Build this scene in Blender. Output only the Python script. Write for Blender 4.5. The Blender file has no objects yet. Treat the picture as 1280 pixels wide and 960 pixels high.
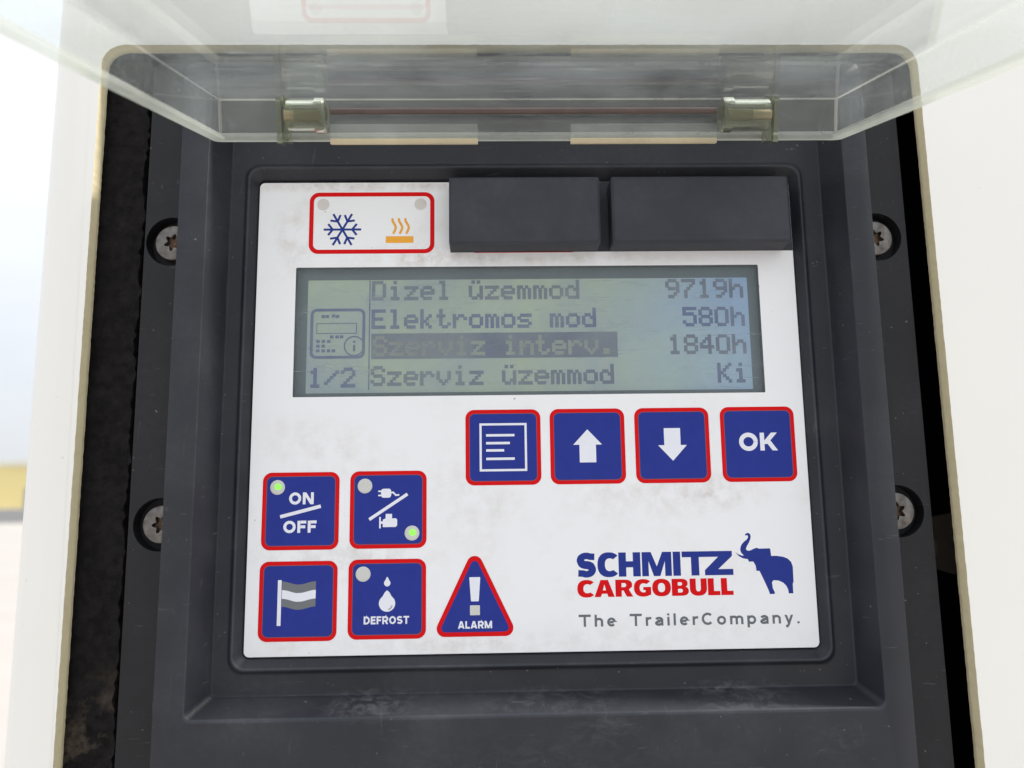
import bpy, bmesh, math, random
from mathutils import Vector
random.seed(7)
R = math.radians
scene = bpy.context.scene
COL = scene.collection

# ------------------------------------------------------------------ camera
# world: X right, Z up, the panel faces -Y.  Panel measures are in millimetres
# (x, z, d) with d the height above the keypad towards the viewer.
CX, CZ, CD = -3.28, -3.40, 266.03
PITCH, YAW, ROLL = 0.14436, 0.02251, -0.01331
cam = bpy.data.cameras.new('camera')
cam.sensor_width = 36.0
cam.lens = 962.0 / 1280.0 * 36.0
cam.clip_start = 0.005
cam.clip_end = 5000.0
cam.dof.use_dof = True
cam.dof.focus_distance = 0.268
cam.dof.aperture_fstop = 9.0
cam_ob = bpy.data.objects.new('camera', cam)
COL.objects.link(cam_ob)
cp, sp, cy, sy = math.cos(PITCH), math.sin(PITCH), math.cos(YAW), math.sin(YAW)
fw = Vector((sy * cp, cy * cp, sp))
rt0 = Vector((cy, -sy, 0.0))
up0 = rt0.cross(fw)
rt = rt0 * math.cos(ROLL) + up0 * math.sin(ROLL)
up = -rt0 * math.sin(ROLL) + up0 * math.cos(ROLL)
from mathutils import Matrix
M = Matrix.Identity(4)
for i in range(3):
    M[i][0], M[i][1], M[i][2] = rt[i], up[i], -fw[i]
    M[i][3] = (CX, -CD, CZ)[i] / 1000.0
cam_ob.matrix_world = M
scene.camera = cam_ob

# ------------------------------------------------------------------ light
SUN_EL, SUN_AZ = 52.0, 87.0       # azimuth measured from -Y (in front of the panel) towards +X
world = bpy.data.worlds.new('World')
scene.world = world
world.use_nodes = True
wn, wl = world.node_tree.nodes, world.node_tree.links
bg = wn['Background']
sky = wn.new('ShaderNodeTexSky')
sky.sky_type = 'NISHITA'
sky.sun_disc = False
sky.sun_elevation = R(SUN_EL)
sky.sun_rotation = R(180.0 - SUN_AZ)
sky.air_density = 1.0
sky.dust_density = 2.0
wtc = wn.new('ShaderNodeTexCoord')
wmp = wn.new('ShaderNodeMapping')
wmp.inputs['Scale'].default_value = (1.0, 1.0, 2.6)
wno = wn.new('ShaderNodeTexNoise')
wno.inputs['Scale'].default_value = 2.3
wno.inputs['Detail'].default_value = 7.0
wno.inputs['Roughness'].default_value = 0.55
wrm = wn.new('ShaderNodeValToRGB')
wrm.color_ramp.elements[0].position = 0.36
wrm.color_ramp.elements[1].position = 0.62
wrm.color_ramp.elements[0].color = (0.80, 0.80, 0.80, 1)
wrm.color_ramp.elements[1].color = (0.95, 0.95, 0.95, 1)
wsx = wn.new('ShaderNodeSeparateXYZ')
wl.new(wtc.outputs['Generated'], wsx.inputs[0])
wz = wn.new('ShaderNodeMapRange')           # an overcast sky is brighter overhead
for k_, v_ in (('From Min', 0.0), ('From Max', 0.75), ('To Min', 0.70), ('To Max', 1.30)): wz.inputs[k_].default_value = v_
wl.new(wsx.outputs['Z'], wz.inputs['Value'])
wcl = wn.new('ShaderNodeMixRGB'); wcl.blend_type = 'MULTIPLY'; wcl.inputs['Fac'].default_value = 1.0
wcl.inputs['Color1'].default_value = (8.8, 9.1, 9.6, 1)
wl.new(wz.outputs['Result'], wcl.inputs['Color2'])
wmx = wn.new('ShaderNodeMixRGB')
wl.new(wcl.outputs['Color'], wmx.inputs['Color2'])
wl.new(wtc.outputs['Generated'], wmp.inputs['Vector'])
wl.new(wmp.outputs['Vector'], wno.inputs['Vector'])
wl.new(wno.outputs['Fac'], wrm.inputs['Fac'])
wl.new(wrm.outputs['Color'], wmx.inputs['Fac'])
wl.new(sky.outputs['Color'], wmx.inputs['Color1'])
wl.new(wmx.outputs['Color'], bg.inputs['Color'])
bg.inputs['Strength'].default_value = 0.10

sun = bpy.data.lights.new('sun', 'SUN')
sun.energy = 3.4
sun.angle = R(4)
sun.color = (1.0, 0.95, 0.87)
sun_ob = bpy.data.objects.new('sun', sun)
COL.objects.link(sun_ob)
sd = Vector((math.sin(R(SUN_AZ)) * math.cos(R(SUN_EL)), -math.cos(R(SUN_AZ)) * math.cos(R(SUN_EL)), math.sin(R(SUN_EL))))
sun_ob.rotation_euler = sd.to_track_quat('Z', 'Y').to_euler()
sun_ob.location = sd * 3

scene.view_settings.view_transform = 'Standard'
scene.view_settings.look = 'None'
scene.view_settings.exposure = 0.38
scene.view_settings.gamma = 1.0
scene.render.engine = 'CYCLES'
scene.cycles.max_bounces = 12
scene.cycles.transparent_max_bounces = 40
scene.cycles.use_denoising = True
scene.cycles.sample_clamp_indirect = 6.0

# ------------------------------------------------------------------ materials
def mat(name):
    m = bpy.data.materials.new(name)
    m.use_nodes = True
    nt = m.node_tree
    return m, nt.nodes, nt.links, nt.nodes['Principled BSDF']

def ocoord(n, l, scale=(1, 1, 1)):
    tc = n.new('ShaderNodeTexCoord')
    mp = n.new('ShaderNodeMapping')
    mp.inputs['Scale'].default_value = scale
    l.new(tc.outputs['Object'], mp.inputs['Vector'])
    return mp.outputs['Vector']

def noise(n, l, vec, scale, detail=4, rough=0.55, dist=0.0):
    t = n.new('ShaderNodeTexNoise')
    t.inputs['Scale'].default_value = scale
    t.inputs['Detail'].default_value = detail
    t.inputs['Roughness'].default_value = rough
    t.inputs['Distortion'].default_value = dist
    if vec: l.new(vec, t.inputs['Vector'])
    return t.outputs['Fac']

def ramp(n, l, fac, p0, p1, c0=0.0, c1=1.0):
    r = n.new('ShaderNodeMapRange')
    r.inputs['From Min'].default_value = p0
    r.inputs['From Max'].default_value = p1
    r.inputs['To Min'].default_value = c0
    r.inputs['To Max'].default_value = c1
    l.new(fac, r.inputs['Value'])
    return r.outputs['Result']

def math2(n, l, op, a, b):
    m = n.new('ShaderNodeMath'); m.operation = op
    for i, v in enumerate((a, b)):
        if isinstance(v, (int, float)): m.inputs[i].default_value = v
        else: l.new(v, m.inputs[i])
    return m.outputs[0]

def mixc(n, l, fac, c1, c2):
    m = n.new('ShaderNodeMixRGB')
    if isinstance(fac, (int, float)): m.inputs['Fac'].default_value = fac
    else: l.new(fac, m.inputs['Fac'])
    for k, c in (('Color1', c1), ('Color2', c2)):
        if isinstance(c, tuple): m.inputs[k].default_value = (*c, 1)
        else: l.new(c, m.inputs[k])
    return m.outputs['Color']

def bump(n, l, b, h, strength, dist=0.0003):
    k = n.new('ShaderNodeBump')
    k.inputs['Strength'].default_value = strength
    k.inputs['Distance'].default_value = dist
    l.new(h, k.inputs['Height'])
    l.new(k.outputs['Normal'], b.inputs['Normal'])

def flat(name, col, rough=0.4, spec=0.5, var=0.06):
    m, n, l, b = mat(name)
    v = ocoord(n, l)
    f = noise(n, l, v, 180, 5)
    lo = tuple(c * (1 - var) for c in col); hi = tuple(min(1, c * (1 + var)) for c in col)
    l.new(mixc(n, l, f, lo, hi), b.inputs['Base Color'])
    b.inputs['Roughness'].default_value = rough
    b.inputs['Specular IOR Level'].default_value = spec
    return m

def m_plastic(name, base, dust=(0.15, 0.15, 0.165), rough=0.5, amount=0.22, grain=0.25, scratches=True, scuffs=()):
    """dark moulded plastic: fine grain, scuffs and a little dried dust"""
    m, n, l, b = mat(name)
    v = ocoord(n, l)
    big = noise(n, l, v, 22, 6, 0.62)
    fine = noise(n, l, v, 420, 3, 0.6)
    patch = math2(n, l, 'MULTIPLY', ramp(n, l, big, 0.46, 0.78), ramp(n, l, fine, 0.25, 0.75, 0.4, 1.0))
    patch = math2(n, l, 'MULTIPLY', patch, amount)
    c = mixc(n, l, ramp(n, l, noise(n, l, v, 60, 4), 0.3, 0.7), tuple(x * 0.9 for x in base), tuple(x * 1.1 for x in base))
    c = mixc(n, l, patch, c, dust)
    if scratches:
        sv = ocoord(n, l, (1.0, 1.0, 9.0))
        s1 = ramp(n, l, noise(n, l, sv, 130, 2, 0.5, 0.6), 0.70, 0.76)
        sv2 = ocoord(n, l, (12.0, 1.0, 1.6))
        s2 = ramp(n, l, noise(n, l, sv2, 60, 2, 0.5, 0.8), 0.71, 0.78)
        s = math2(n, l, 'MULTIPLY', math2(n, l, 'MAXIMUM', s1, s2), 0.13)
        c = mixc(n, l, s, c, (0.24, 0.24, 0.25))
        sp = ramp(n, l, noise(n, l, v, 700, 1, 0.4), 0.78, 0.82)
        c = mixc(n, l, math2(n, l, 'MULTIPLY', sp, 0.35), c, (0.35, 0.34, 0.32))
    for (gx, gz, rx, rz, amt) in scuffs:          # rubbed patches with swirling hairlines
        mp = n.new('ShaderNodeMapping')
        mp.inputs['Location'].default_value = (-gx / rx, 0, -gz / rz)
        mp.inputs['Scale'].default_value = (1000.0 / rx, 0, 1000.0 / rz)
        l.new(v, mp.inputs['Vector'])
        ln = n.new('ShaderNodeVectorMath'); ln.operation = 'LENGTH'
        l.new(mp.outputs['Vector'], ln.inputs[0])
        blob = ramp(n, l, ln.outputs['Value'], 1.3, 0.3, 0.0, amt)
        nz = noise(n, l, ocoord(n, l, (1.0, 1.0, 2.2)), 150, 7, 0.75, 1.2)
        c = mixc(n, l, math2(n, l, 'MULTIPLY', blob, ramp(n, l, nz, 0.46, 0.80)), c, (0.27, 0.28, 0.30))
    l.new(c, b.inputs['Base Color'])
    l.new(ramp(n, l, big, 0.3, 0.7, rough - 0.08, rough + 0.10), b.inputs['Roughness'])
    b.inputs['Specular IOR Level'].default_value = 0.36
    bump(n, l, b, noise(n, l, v, 1500, 2), grain, 0.0001)
    return m

FRAME = m_plastic('frame_plastic', (0.0180, 0.0197, 0.0262), scuffs=((-44, -68.5, 15, 4.0, .36), (75, -68, 16, 4.0, .40), (30, -75, 10, 5, .2), (15, -68.5, 26, 3, .25), (104, -80, 8, 6, .12), (5, -86, 50, 9, .10)))
WORNLIT = m_plastic('worn_edge_highlight', (0.026, 0.029, 0.038), amount=0.4, rough=0.42)  # edge highlight of rim and ring, painted as lighter, slightly worn plastic
FLANGE = m_plastic('flange_plastic', (0.0095, 0.0100, 0.0125), amount=0.14, rough=0.6)
BLANK = m_plastic('blank_cover_plastic', (0.0255, 0.0285, 0.0400), rough=0.55, amount=0.34, grain=0.12, scratches=False)
FOAM, n, l, b = mat('foam_rubber')
v = ocoord(n, l)
f = noise(n, l, v, 260, 6, 0.7)
low = noise(n, l, v, 40, 5, 0.7)
cc = mixc(n, l, ramp(n, l, f, 0.35, 0.75), (0.006, 0.0055, 0.0058), (0.020, 0.018, 0.018))
sx = n.new('ShaderNodeSeparateXYZ'); l.new(v, sx.inputs[0])
dirt_and_sunlit = math2(n, l, 'MULTIPLY', ramp(n, l, sx.outputs['Z'], -0.055, -0.085), ramp(n, l, low, 0.50, 0.72))  # brown dirt specks, with sunlit patches low down painted into the colour
cc = mixc(n, l, math2(n, l, 'MULTIPLY', dirt_and_sunlit, 0.55), cc, (0.30, 0.24, 0.17))
l.new(cc, b.inputs['Base Color'])
b.inputs['Roughness'].default_value = 0.95
b.inputs['Specular IOR Level'].default_value = 0.15
bump(n, l, b, f, 0.9, 0.0012)

VOID = flat('dark_interior', (0.004, 0.004, 0.005), 0.9, 0.1)

# white keypad foil with finger grime
KEY, n, l, b = mat('white_keypad_foil')
v = ocoord(n, l)
big = noise(n, l, v, 26, 6, 0.65, 0.3)
fine = noise(n, l, v, 160, 5, 0.7)
grime = math2(n, l, 'MULTIPLY', ramp(n, l, big, 0.50, 0.74), ramp(n, l, fine, 0.35, 0.70))
tot = math2(n, l, 'MULTIPLY', grime, 0.32)
for (gx, gz, rx, rz, amt) in ((-30, 81, 22, 4, 0.60), (-74, 88, 6, 14, 0.45), (48, -3, 26, 7, 0.38), (-60, 12, 14, 9, 0.35),
                              (-48, -25, 22, 6, 0.5), (-10, 2, 14, 14, 0.30), (76, -3, 12, 6, 0.50), (-20, -52, 60, 3, 0.35),
                              (20, 80.5, 50, 2.0, 0.55), (-70, -22, 20, 5, 0.3), (60, -50, 45, 6, 0.22), (-50, 108, 50, 1.8, 0.8)):
    mp = n.new('ShaderNodeMapping'); mp.vector_type = 'POINT'
    mp.inputs['Location'].default_value = (-gx / rx, 0, -gz / rz)
    mp.inputs['Scale'].default_value = (1000.0 / rx, 0, 1000.0 / rz)
    l.new(v, mp.inputs['Vector'])
    ln = n.new('ShaderNodeVectorMath'); ln.operation = 'LENGTH'
    l.new(mp.outputs['Vector'], ln.inputs[0])
    blob = ramp(n, l, ln.outputs['Value'], 1.5, 0.2, 0.0, amt)
    tot = math2(n, l, 'ADD', tot, math2(n, l, 'MULTIPLY', blob, ramp(n, l, fine, 0.42, 0.75)))
c = mixc(n, l, tot, (0.80, 0.81, 0.84), (0.44, 0.38, 0.33))
sp = ramp(n, l, noise(n, l, v, 420, 1, 0.4), 0.79, 0.82)
c = mixc(n, l, math2(n, l, 'MULTIPLY', sp, 0.6), c, (0.26, 0.22, 0.18))
l.new(c, b.inputs['Base Color'])
b.inputs['Roughness'].default_value = 0.33
bump(n, l, b, noise(n, l, v, 90, 3), 0.05, 0.0003)

RED = flat('red_ink', (0.62, 0.003, 0.006), 0.45, 0.12)
BLUE = flat('blue_ink', (0.019, 0.034, 0.250), 0.42, 0.15, var=0.10)
LOGOBLUE = flat('logo_blue_ink', (0.012, 0.030, 0.235), 0.4, 0.22)
WHITE = flat('white_ink', (0.74, 0.76, 0.84), 0.35)
GREYINK = flat('grey_ink', (0.15, 0.16, 0.175), 0.4)
FLAGGREY = flat('flag_grey_ink', (0.135, 0.150, 0.165), 0.4)
TAGGREY = flat('slogan_grey_ink', (0.125, 0.140, 0.160), 0.4, 0.25)
KEYLINE = flat('key_outline_ink', (0.12, 0.06, 0.09), 0.4)
ORANGE = flat('orange_ink', (0.80, 0.36, 0.020), 0.4)
LENS = flat('lamp_lens', (0.56, 0.57, 0.55), 0.25, var=0.12)
LENSDIM = flat('covered_lamp_lens', (0.60, 0.57, 0.55), 0.35, var=0.12)

GLOW, n, l, b = mat('green_lamp_glow')
tc = n.new('ShaderNodeTexCoord')
b.inputs['Base Color'].default_value = (0.25, 0.50, 0.12, 1)
b.inputs['Emission Color'].default_value = (0.20, 1.0, 0.03, 1)
b.inputs['Emission Strength'].default_value = 0.5

# display: reflective panel with a weak backlight and a painted sky reflection
LCD, n, l, b = mat('display_panel')
v = ocoord(n, l)
f = noise(n, l, v, 16, 4, 0.6, 0.6)
f2 = noise(n, l, v, 60, 5, 0.6)
c = mixc(n, l, ramp(n, l, f, 0.35, 0.65), (0.225, 0.260, 0.275), (0.290, 0.325, 0.255))
c = mixc(n, l, math2(n, l, 'MULTIPLY', ramp(n, l, f2, 0.5, 0.8), 0.35), c, (0.30, 0.32, 0.31))
l.new(c, b.inputs['Base Color'])
b.inputs['Roughness'].default_value = 0.45
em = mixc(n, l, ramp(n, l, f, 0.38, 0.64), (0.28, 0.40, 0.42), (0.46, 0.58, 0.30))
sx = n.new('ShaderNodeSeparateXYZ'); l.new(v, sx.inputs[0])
em = mixc(n, l, ramp(n, l, sx.outputs['X'], 0.035, 0.085), em, (0.14, 0.42, 0.95))      # blue sky reflection at the right end, painted into the emission
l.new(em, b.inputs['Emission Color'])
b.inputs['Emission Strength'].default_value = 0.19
wv = n.new('ShaderNodeTexWave')
wv.wave_type = 'BANDS'; wv.bands_direction = 'Z'
wv.inputs['Scale'].default_value = 470.0
l.new(v, wv.inputs['Vector'])
bump(n, l, b, wv.outputs['Fac'], 0.10, 0.0001)
LCDDARK = flat('display_border', (0.095, 0.125, 0.140), 0.5, var=0.1)
LCDWALL = flat('display_recess_wall', (0.05, 0.06, 0.06), 0.6)
def m_segment(name, lo, hi):
    """liquid crystal segments: contrast is uneven over the old display"""
    m, n, l, b = mat(name)
    v = ocoord(n, l)
    f = ramp(n, l, noise(n, l, v, 34, 3, 0.6, 0.8), 0.36, 0.62)
    l.new(mixc(n, l, f, lo, hi), b.inputs['Base Color'])
    b.inputs['Roughness'].default_value = 0.5
    return m
PIX = m_segment('display_segment', (0.090, 0.125, 0.255), (0.150, 0.185, 0.270))
PIXFAINT = m_segment('display_faint_segment', (0.120, 0.145, 0.215), (0.185, 0.215, 0.250))
PIXLIGHT = m_segment('display_light_segment', (0.280, 0.320, 0.270), (0.230, 0.255, 0.250))

def m_clear(name, tint, haze_lo, haze_hi, hazecol, rough=0.03, streak=True, ior=1.49):
    """clear plastic: lets light through, reflects by Fresnel, carries a haze (dust and wipe marks; on edges, painted brightness)"""
    m = bpy.data.materials.new(name); m.use_nodes = True
    n, l = m.node_tree.nodes, m.node_tree.links
    n.remove(n['Principled BSDF'])
    out = n['Material Output']
    tr = n.new('ShaderNodeBsdfTransparent'); tr.inputs['Color'].default_value = (*tint, 1)
    gl = n.new('ShaderNodeBsdfGlossy'); gl.inputs['Roughness'].default_value = rough
    geo = n.new('ShaderNodeNewGeometry')
    io = ramp(n, l, geo.outputs['Backfacing'], 0, 1, ior, 1.0 / ior)
    fr = n.new('ShaderNodeFresnel'); l.new(io, fr.inputs['IOR'])
    ms = n.new('ShaderNodeMixShader')
    l.new(fr.outputs['Fac'], ms.inputs['Fac']); l.new(tr.outputs[0], ms.inputs[1]); l.new(gl.outputs[0], ms.inputs[2])
    v = ocoord(n, l)
    h = ramp(n, l, noise(n, l, v, 24, 7, 0.62, 0.4), 0.32, 0.74, haze_lo, haze_hi)
    if streak:
        sv = ocoord(n, l, (1.0, 5.0, 5.0))
        st = ramp(n, l, noise(n, l, sv, 45, 5, 0.6, 1.4), 0.58, 0.80, 0.0, haze_hi * 1.1)
        h = math2(n, l, 'ADD', h, st)
        for sc_, rot_ in ((( 0.5, 9.0, 9.0), 0.25), ((0.6, 11.0, 11.0), -0.5)):     # hairline scratches
            mp = n.new('ShaderNodeMapping'); mp.inputs['Scale'].default_value = sc_; mp.inputs['Rotation'].default_value = (0, rot_, rot_)
            l.new(v, mp.inputs['Vector'])
            h = math2(n, l, 'ADD', h, ramp(n, l, noise(n, l, mp.outputs['Vector'], 70, 3, 0.55, 1.0), 0.67, 0.74, 0.0, haze_hi * 1.2))
    df = n.new('ShaderNodeBsdfDiffuse'); df.inputs['Color'].default_value = (*hazecol, 1)
    tl = n.new('ShaderNodeBsdfTranslucent'); tl.inputs['Color'].default_value = (*hazecol, 1)
    hz = n.new('ShaderNodeMixShader'); hz.inputs['Fac'].default_value = 0.5
    l.new(df.outputs[0], hz.inputs[1]); l.new(tl.outputs[0], hz.inputs[2])
    fin = n.new('ShaderNodeMixShader')
    l.new(h, fin.inputs['Fac']); l.new(ms.outputs[0], fin.inputs[1]); l.new(hz.outputs[0], fin.inputs[2])
    l.new(fin.outputs[0], out.inputs['Surface'])
    return m
CLEAR = m_clear('clear_plastic', (0.975, 0.985, 0.970), 0.015, 0.12, (0.82, 0.88, 0.90))
CLEARKNOB = m_clear('clear_knuckle_plastic', (0.90, 0.92, 0.86), 0.04, 0.16, (0.62, 0.64, 0.55), rough=0.06)
EDGE = m_clear('clear_plastic_edge', (0.90, 0.92, 0.88), 0.34, 0.62, (0.74, 0.76, 0.70), rough=0.12, streak=False)  # light piped to the edges, painted in as a pale haze
CREASE = m_clear('clear_plastic_crease', (0.92, 0.94, 0.91), 0.22, 0.46, (0.76, 0.78, 0.73), rough=0.1, streak=False)  # light gathered in the moulded corners, painted as pale haze
EDGETAN = m_clear('clear_plastic_lip_edge', (0.92, 0.88, 0.78), 0.45, 0.75, (0.86, 0.77, 0.60), rough=0.15, streak=False)  # tan reflection along the hinge lips, put into the haze colour
WINDOW = m_clear('display_glass', (0.97, 0.985, 0.98), 0.08, 0.30, (0.44, 0.49, 0.54), rough=0.05)

GEL, n, l, b = mat('white_painted_panel')
v = ocoord(n, l)
c = mixc(n, l, noise(n, l, v, 14, 5), (0.785, 0.782, 0.742), (0.825, 0.822, 0.785))
sp = ramp(n, l, noise(n, l, v, 300, 1, 0.4), 0.80, 0.83)
c = mixc(n, l, math2(n, l, 'MULTIPLY', sp, 0.25), c, (0.4, 0.38, 0.34))
l.new(c, b.inputs['Base Color'])
b.inputs['Roughness'].default_value = 0.28
bump(n, l, b, noise(n, l, v, 35, 2), 0.06, 0.0006)
CUT, n, l, b = mat('cut_panel_edge')
v = ocoord(n, l)
f = noise(n, l, v, 420, 4)
l.new(mixc(n, l, f, (0.68, 0.59, 0.36), (0.82, 0.74, 0.50)), b.inputs['Base Color'])
b.inputs['Roughness'].default_value = 0.8
bump(n, l, b, f, 0.5, 0.0004)

STEEL, n, l, b = mat('weathered_steel')
v = ocoord(n, l)
f = noise(n, l, v, 350, 3, 0.5)
l.new(mixc(n, l, ramp(n, l, f, 0.35, 0.7), (0.20, 0.188, 0.178), (0.11, 0.098, 0.09)), b.inputs['Base Color'])
b.inputs['Metallic'].default_value = 0.75
l.new(ramp(n, l, f, 0.3, 0.7, 0.35, 0.6), b.inputs['Roughness'])
bump(n, l, b, f, 0.4, 0.0002)
RUST = flat('rusty_socket_floor', (0.20, 0.125, 0.085), 0.6, 0.4, 0.5)
GLASSY = bpy.data.materials.new('clear_hinge_plastic'); GLASSY.use_nodes = True
n, l = GLASSY.node_tree.nodes, GLASSY.node_tree.links
n.remove(n['Principled BSDF'])
gb = n.new('ShaderNodeBsdfGlass'); gb.inputs['Color'].default_value = (0.86, 0.88, 0.80, 1); gb.inputs['Roughness'].default_value = 0.10; gb.inputs['IOR'].default_value = 1.22
db = n.new('ShaderNodeBsdfDiffuse'); db.inputs['Color'].default_value = (0.25, 0.26, 0.21, 1)
mx = n.new('ShaderNodeMixShader')
v = ocoord(n, l)
l.new(ramp(n, l, noise(n, l, v, 60, 5, 0.6), 0.35, 0.7, 0.12, 0.46), mx.inputs['Fac'])
l.new(gb.outputs[0], mx.inputs[1]); l.new(db.outputs[0], mx.inputs[2])
l.new(mx.outputs[0], n['Material Output'].inputs['Surface'])
PINMAT, n, l, b = mat('brass_pin')
b.inputs['Base Color'].default_value = (0.30, 0.24, 0.15, 1)
b.inputs['Metallic'].default_value = 0.8
b.inputs['Roughness'].default_value = 0.35

# ------------------------------------------------------------------ mesh helpers
def P(x, z, d): return Vector((x / 1000.0, -d / 1000.0, z / 1000.0))

def rrect(x0, x1, z0, z1, r=0.0, n=6):
    """rounded rectangle, counter-clockwise seen from the front"""
    if r <= 0: return [(x0, z0), (x1, z0), (x1, z1), (x0, z1)]
    pts = []
    for cx_, cz_, a0 in ((x1 - r, z0 + r, -90), (x1 - r, z1 - r, 0), (x0 + r, z1 - r, 90), (x0 + r, z0 + r, 180)):
        for i in range(n + 1):
            a = R(a0 + 90.0 * i / n)
            pts.append((cx_ + r * math.cos(a), cz_ + r * math.sin(a)))
    return pts

def circ(cx_, cz_, r, n=32): return [(cx_ + r * math.cos(2 * math.pi * i / n), cz_ + r * math.sin(2 * math.pi * i / n)) for i in range(n)]

class MB:
    def __init__(self):
        self.bm = bmesh.new(); self.mi = 0; self.k = 0
    def face(self, vs):
        try: f = self.bm.faces.new(vs)
        except ValueError: return None
        f.material_index = self.mi
        return f
    def sheet(self, outer, d, holes=()):
        """flat polygon with holes, facing the viewer"""
        bm2 = bmesh.new()
        for loop in [outer] + list(holes):
            vs = [bm2.verts.new(P(x, z, d)) for x, z in loop]
            for i in range(len(vs)): bm2.edges.new((vs[i], vs[(i + 1) % len(vs)]))
        bmesh.ops.triangle_fill(bm2, use_beauty=True, edges=bm2.edges[:])
        mp = {vv: self.bm.verts.new(vv.co) for vv in bm2.verts}
        for fc in bm2.faces:
            vs = [mp[vv] for vv in fc.verts]
            fc.normal_update()
            if fc.normal.y > 0: vs.reverse()
            self.face(vs)
        bm2.free()
    def wall(self, loop, d0, d1, outward=True):
        a = [self.bm.verts.new(P(x, z, d0)) for x, z in loop]
        c_ = [self.bm.verts.new(P(x, z, d1)) for x, z in loop]
        m_ = len(loop)
        for i in range(m_):
            j = (i + 1) % m_
            q = (a[i], a[j], c_[j], c_[i])
            self.face(q if outward else q[::-1])
    def prism(self, outer, d0, d1, holes=(), back=False):
        self.sheet(outer, d1, holes)
        self.wall(outer, d0, d1)
        for h in holes: self.wall(h, d0, d1, False)
        if back: self.sheet(outer, d0, holes)
    def loft(self, loops, cap0=False, cap1=False):
        rings = [[self.bm.verts.new(p) for p in lp] for lp in loops]
        m_ = len(rings[0])
        for a, c_ in zip(rings, rings[1:]):
            for i in range(m_):
                j = (i + 1) % m_
                self.face((a[i], a[j], c_[j], c_[i]))
        if cap0: self.face(rings[0][::-1])
        if cap1: self.face(rings[-1])
    def stroke(self, pts, t, d, closed=False):
        """flat line of width t with mitred joints"""
        self.k += 1
        d = d + 0.002 * (self.k % 5)
        m_ = len(pts)
        L, Rr = [], []
        for i in range(m_):
            p = Vector(pts[i])
            a = Vector(pts[i - 1]) if (i > 0 or closed) else None
            c_ = Vector(pts[(i + 1) % m_]) if (i < m_ - 1 or closed) else None
            d1 = (p - a).normalized() if a is not None else None
            d2 = (c_ - p).normalized() if c_ is not None else None
            if d1 is None: d1 = d2
            if d2 is None: d2 = d1
            n1 = Vector((-d1.y, d1.x)); n2 = Vector((-d2.y, d2.x))
            nn = (n1 + n2)
            if nn.length < 1e-6: nn = n1.copy()
            nn.normalize()
            s = t / 2 / max(0.35, nn.dot(n1))
            L.append(p + nn * s); Rr.append(p - nn * s)
        vl = [self.bm.verts.new(P(p.x, p.y, d)) for p in L]
        vr = [self.bm.verts.new(P(p.x, p.y, d)) for p in Rr]
        for i in range(m_ if closed else m_ - 1):
            j = (i + 1) % m_
            self.face((vr[i], vr[j], vl[j], vl[i]))
    def slant(self, p, q, t, d):
        """diagonal bar whose ends are cut level"""
        self.k += 1
        d = d + 0.002 * (self.k % 5)
        p, q = Vector(p), Vector(q)
        hw = t / 2 * (q - p).length / max(1e-6, abs(q.y - p.y))
        pts = [(p.x - hw, p.y), (p.x + hw, p.y), (q.x + hw, q.y), (q.x - hw, q.y)]
        if q.y < p.y: pts = pts[::-1]
        self.face([self.bm.verts.new(P(x, z, d)) for x, z in pts])
    def box(self, x0, x1, z0, z1, d0, d1):
        self.prism(rrect(x0, x1, z0, z1), d0, d1, back=True)
    def tube(self, p0, p1, r, n=24, caps=True, r1=None):
        r1 = r if r1 is None else r1
        ax = (p1 - p0).normalized()
        u_ = ax.orthogonal().normalized(); w_ = ax.cross(u_)
        ring = lambda p, q: [p + (u_ * math.cos(2 * math.pi * i / n) + w_ * math.sin(2 * math.pi * i / n)) * q / 1000.0 for i in range(n)]
        self.loft([ring(p0, r), ring(p1, r1)], caps, caps)
    def build(self, name, mats, parent=None, loc=None, smooth=None, bevel=None):
        bm = self.bm
        if smooth or bevel: bmesh.ops.remove_doubles(bm, verts=bm.verts[:], dist=1e-6)
        me = bpy.data.meshes.new(name)
        bm.to_mesh(me); bm.free()
        for m_ in (mats if isinstance(mats, (list, tuple)) else [mats]): me.materials.append(m_)
        o = bpy.data.objects.new(name, me)
        COL.objects.link(o)
        if parent: o.parent = parent
        if loc is not None: o.location = loc
        if smooth:
            for p in me.polygons: p.use_smooth = True
            me.set_sharp_from_angle(angle=R(smooth)) if hasattr(me, 'set_sharp_from_angle') else None
        if bevel:
            md = o.modifiers.new('bevel', 'BEVEL'); md.width = bevel / 1000.0; md.segments = 3
            md.limit_method = 'ANGLE'; md.angle_limit = R(35)
            for p in me.polygons: p.use_smooth = True
            me.set_sharp_from_angle(angle=R(60))
        return o

def thing(name, label, cat, loc):
    o = bpy.data.objects.new(name, None)
    o.empty_display_size = 0.02
    COL.objects.link(o)
    o.location = loc; o['label'] = label; o['category'] = cat
    return o

# ------------------------------------------------------------------ lettering (drawn strokes, cap height 1)
def ell(cx_, cz_, rx, rz, a0, a1, n=14):
    return [(cx_ + rx * math.cos(R(a0 + (a1 - a0) * i / n)), cz_ + rz * math.sin(R(a0 + (a1 - a0) * i / n))) for i in range(n + 1)]

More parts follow.
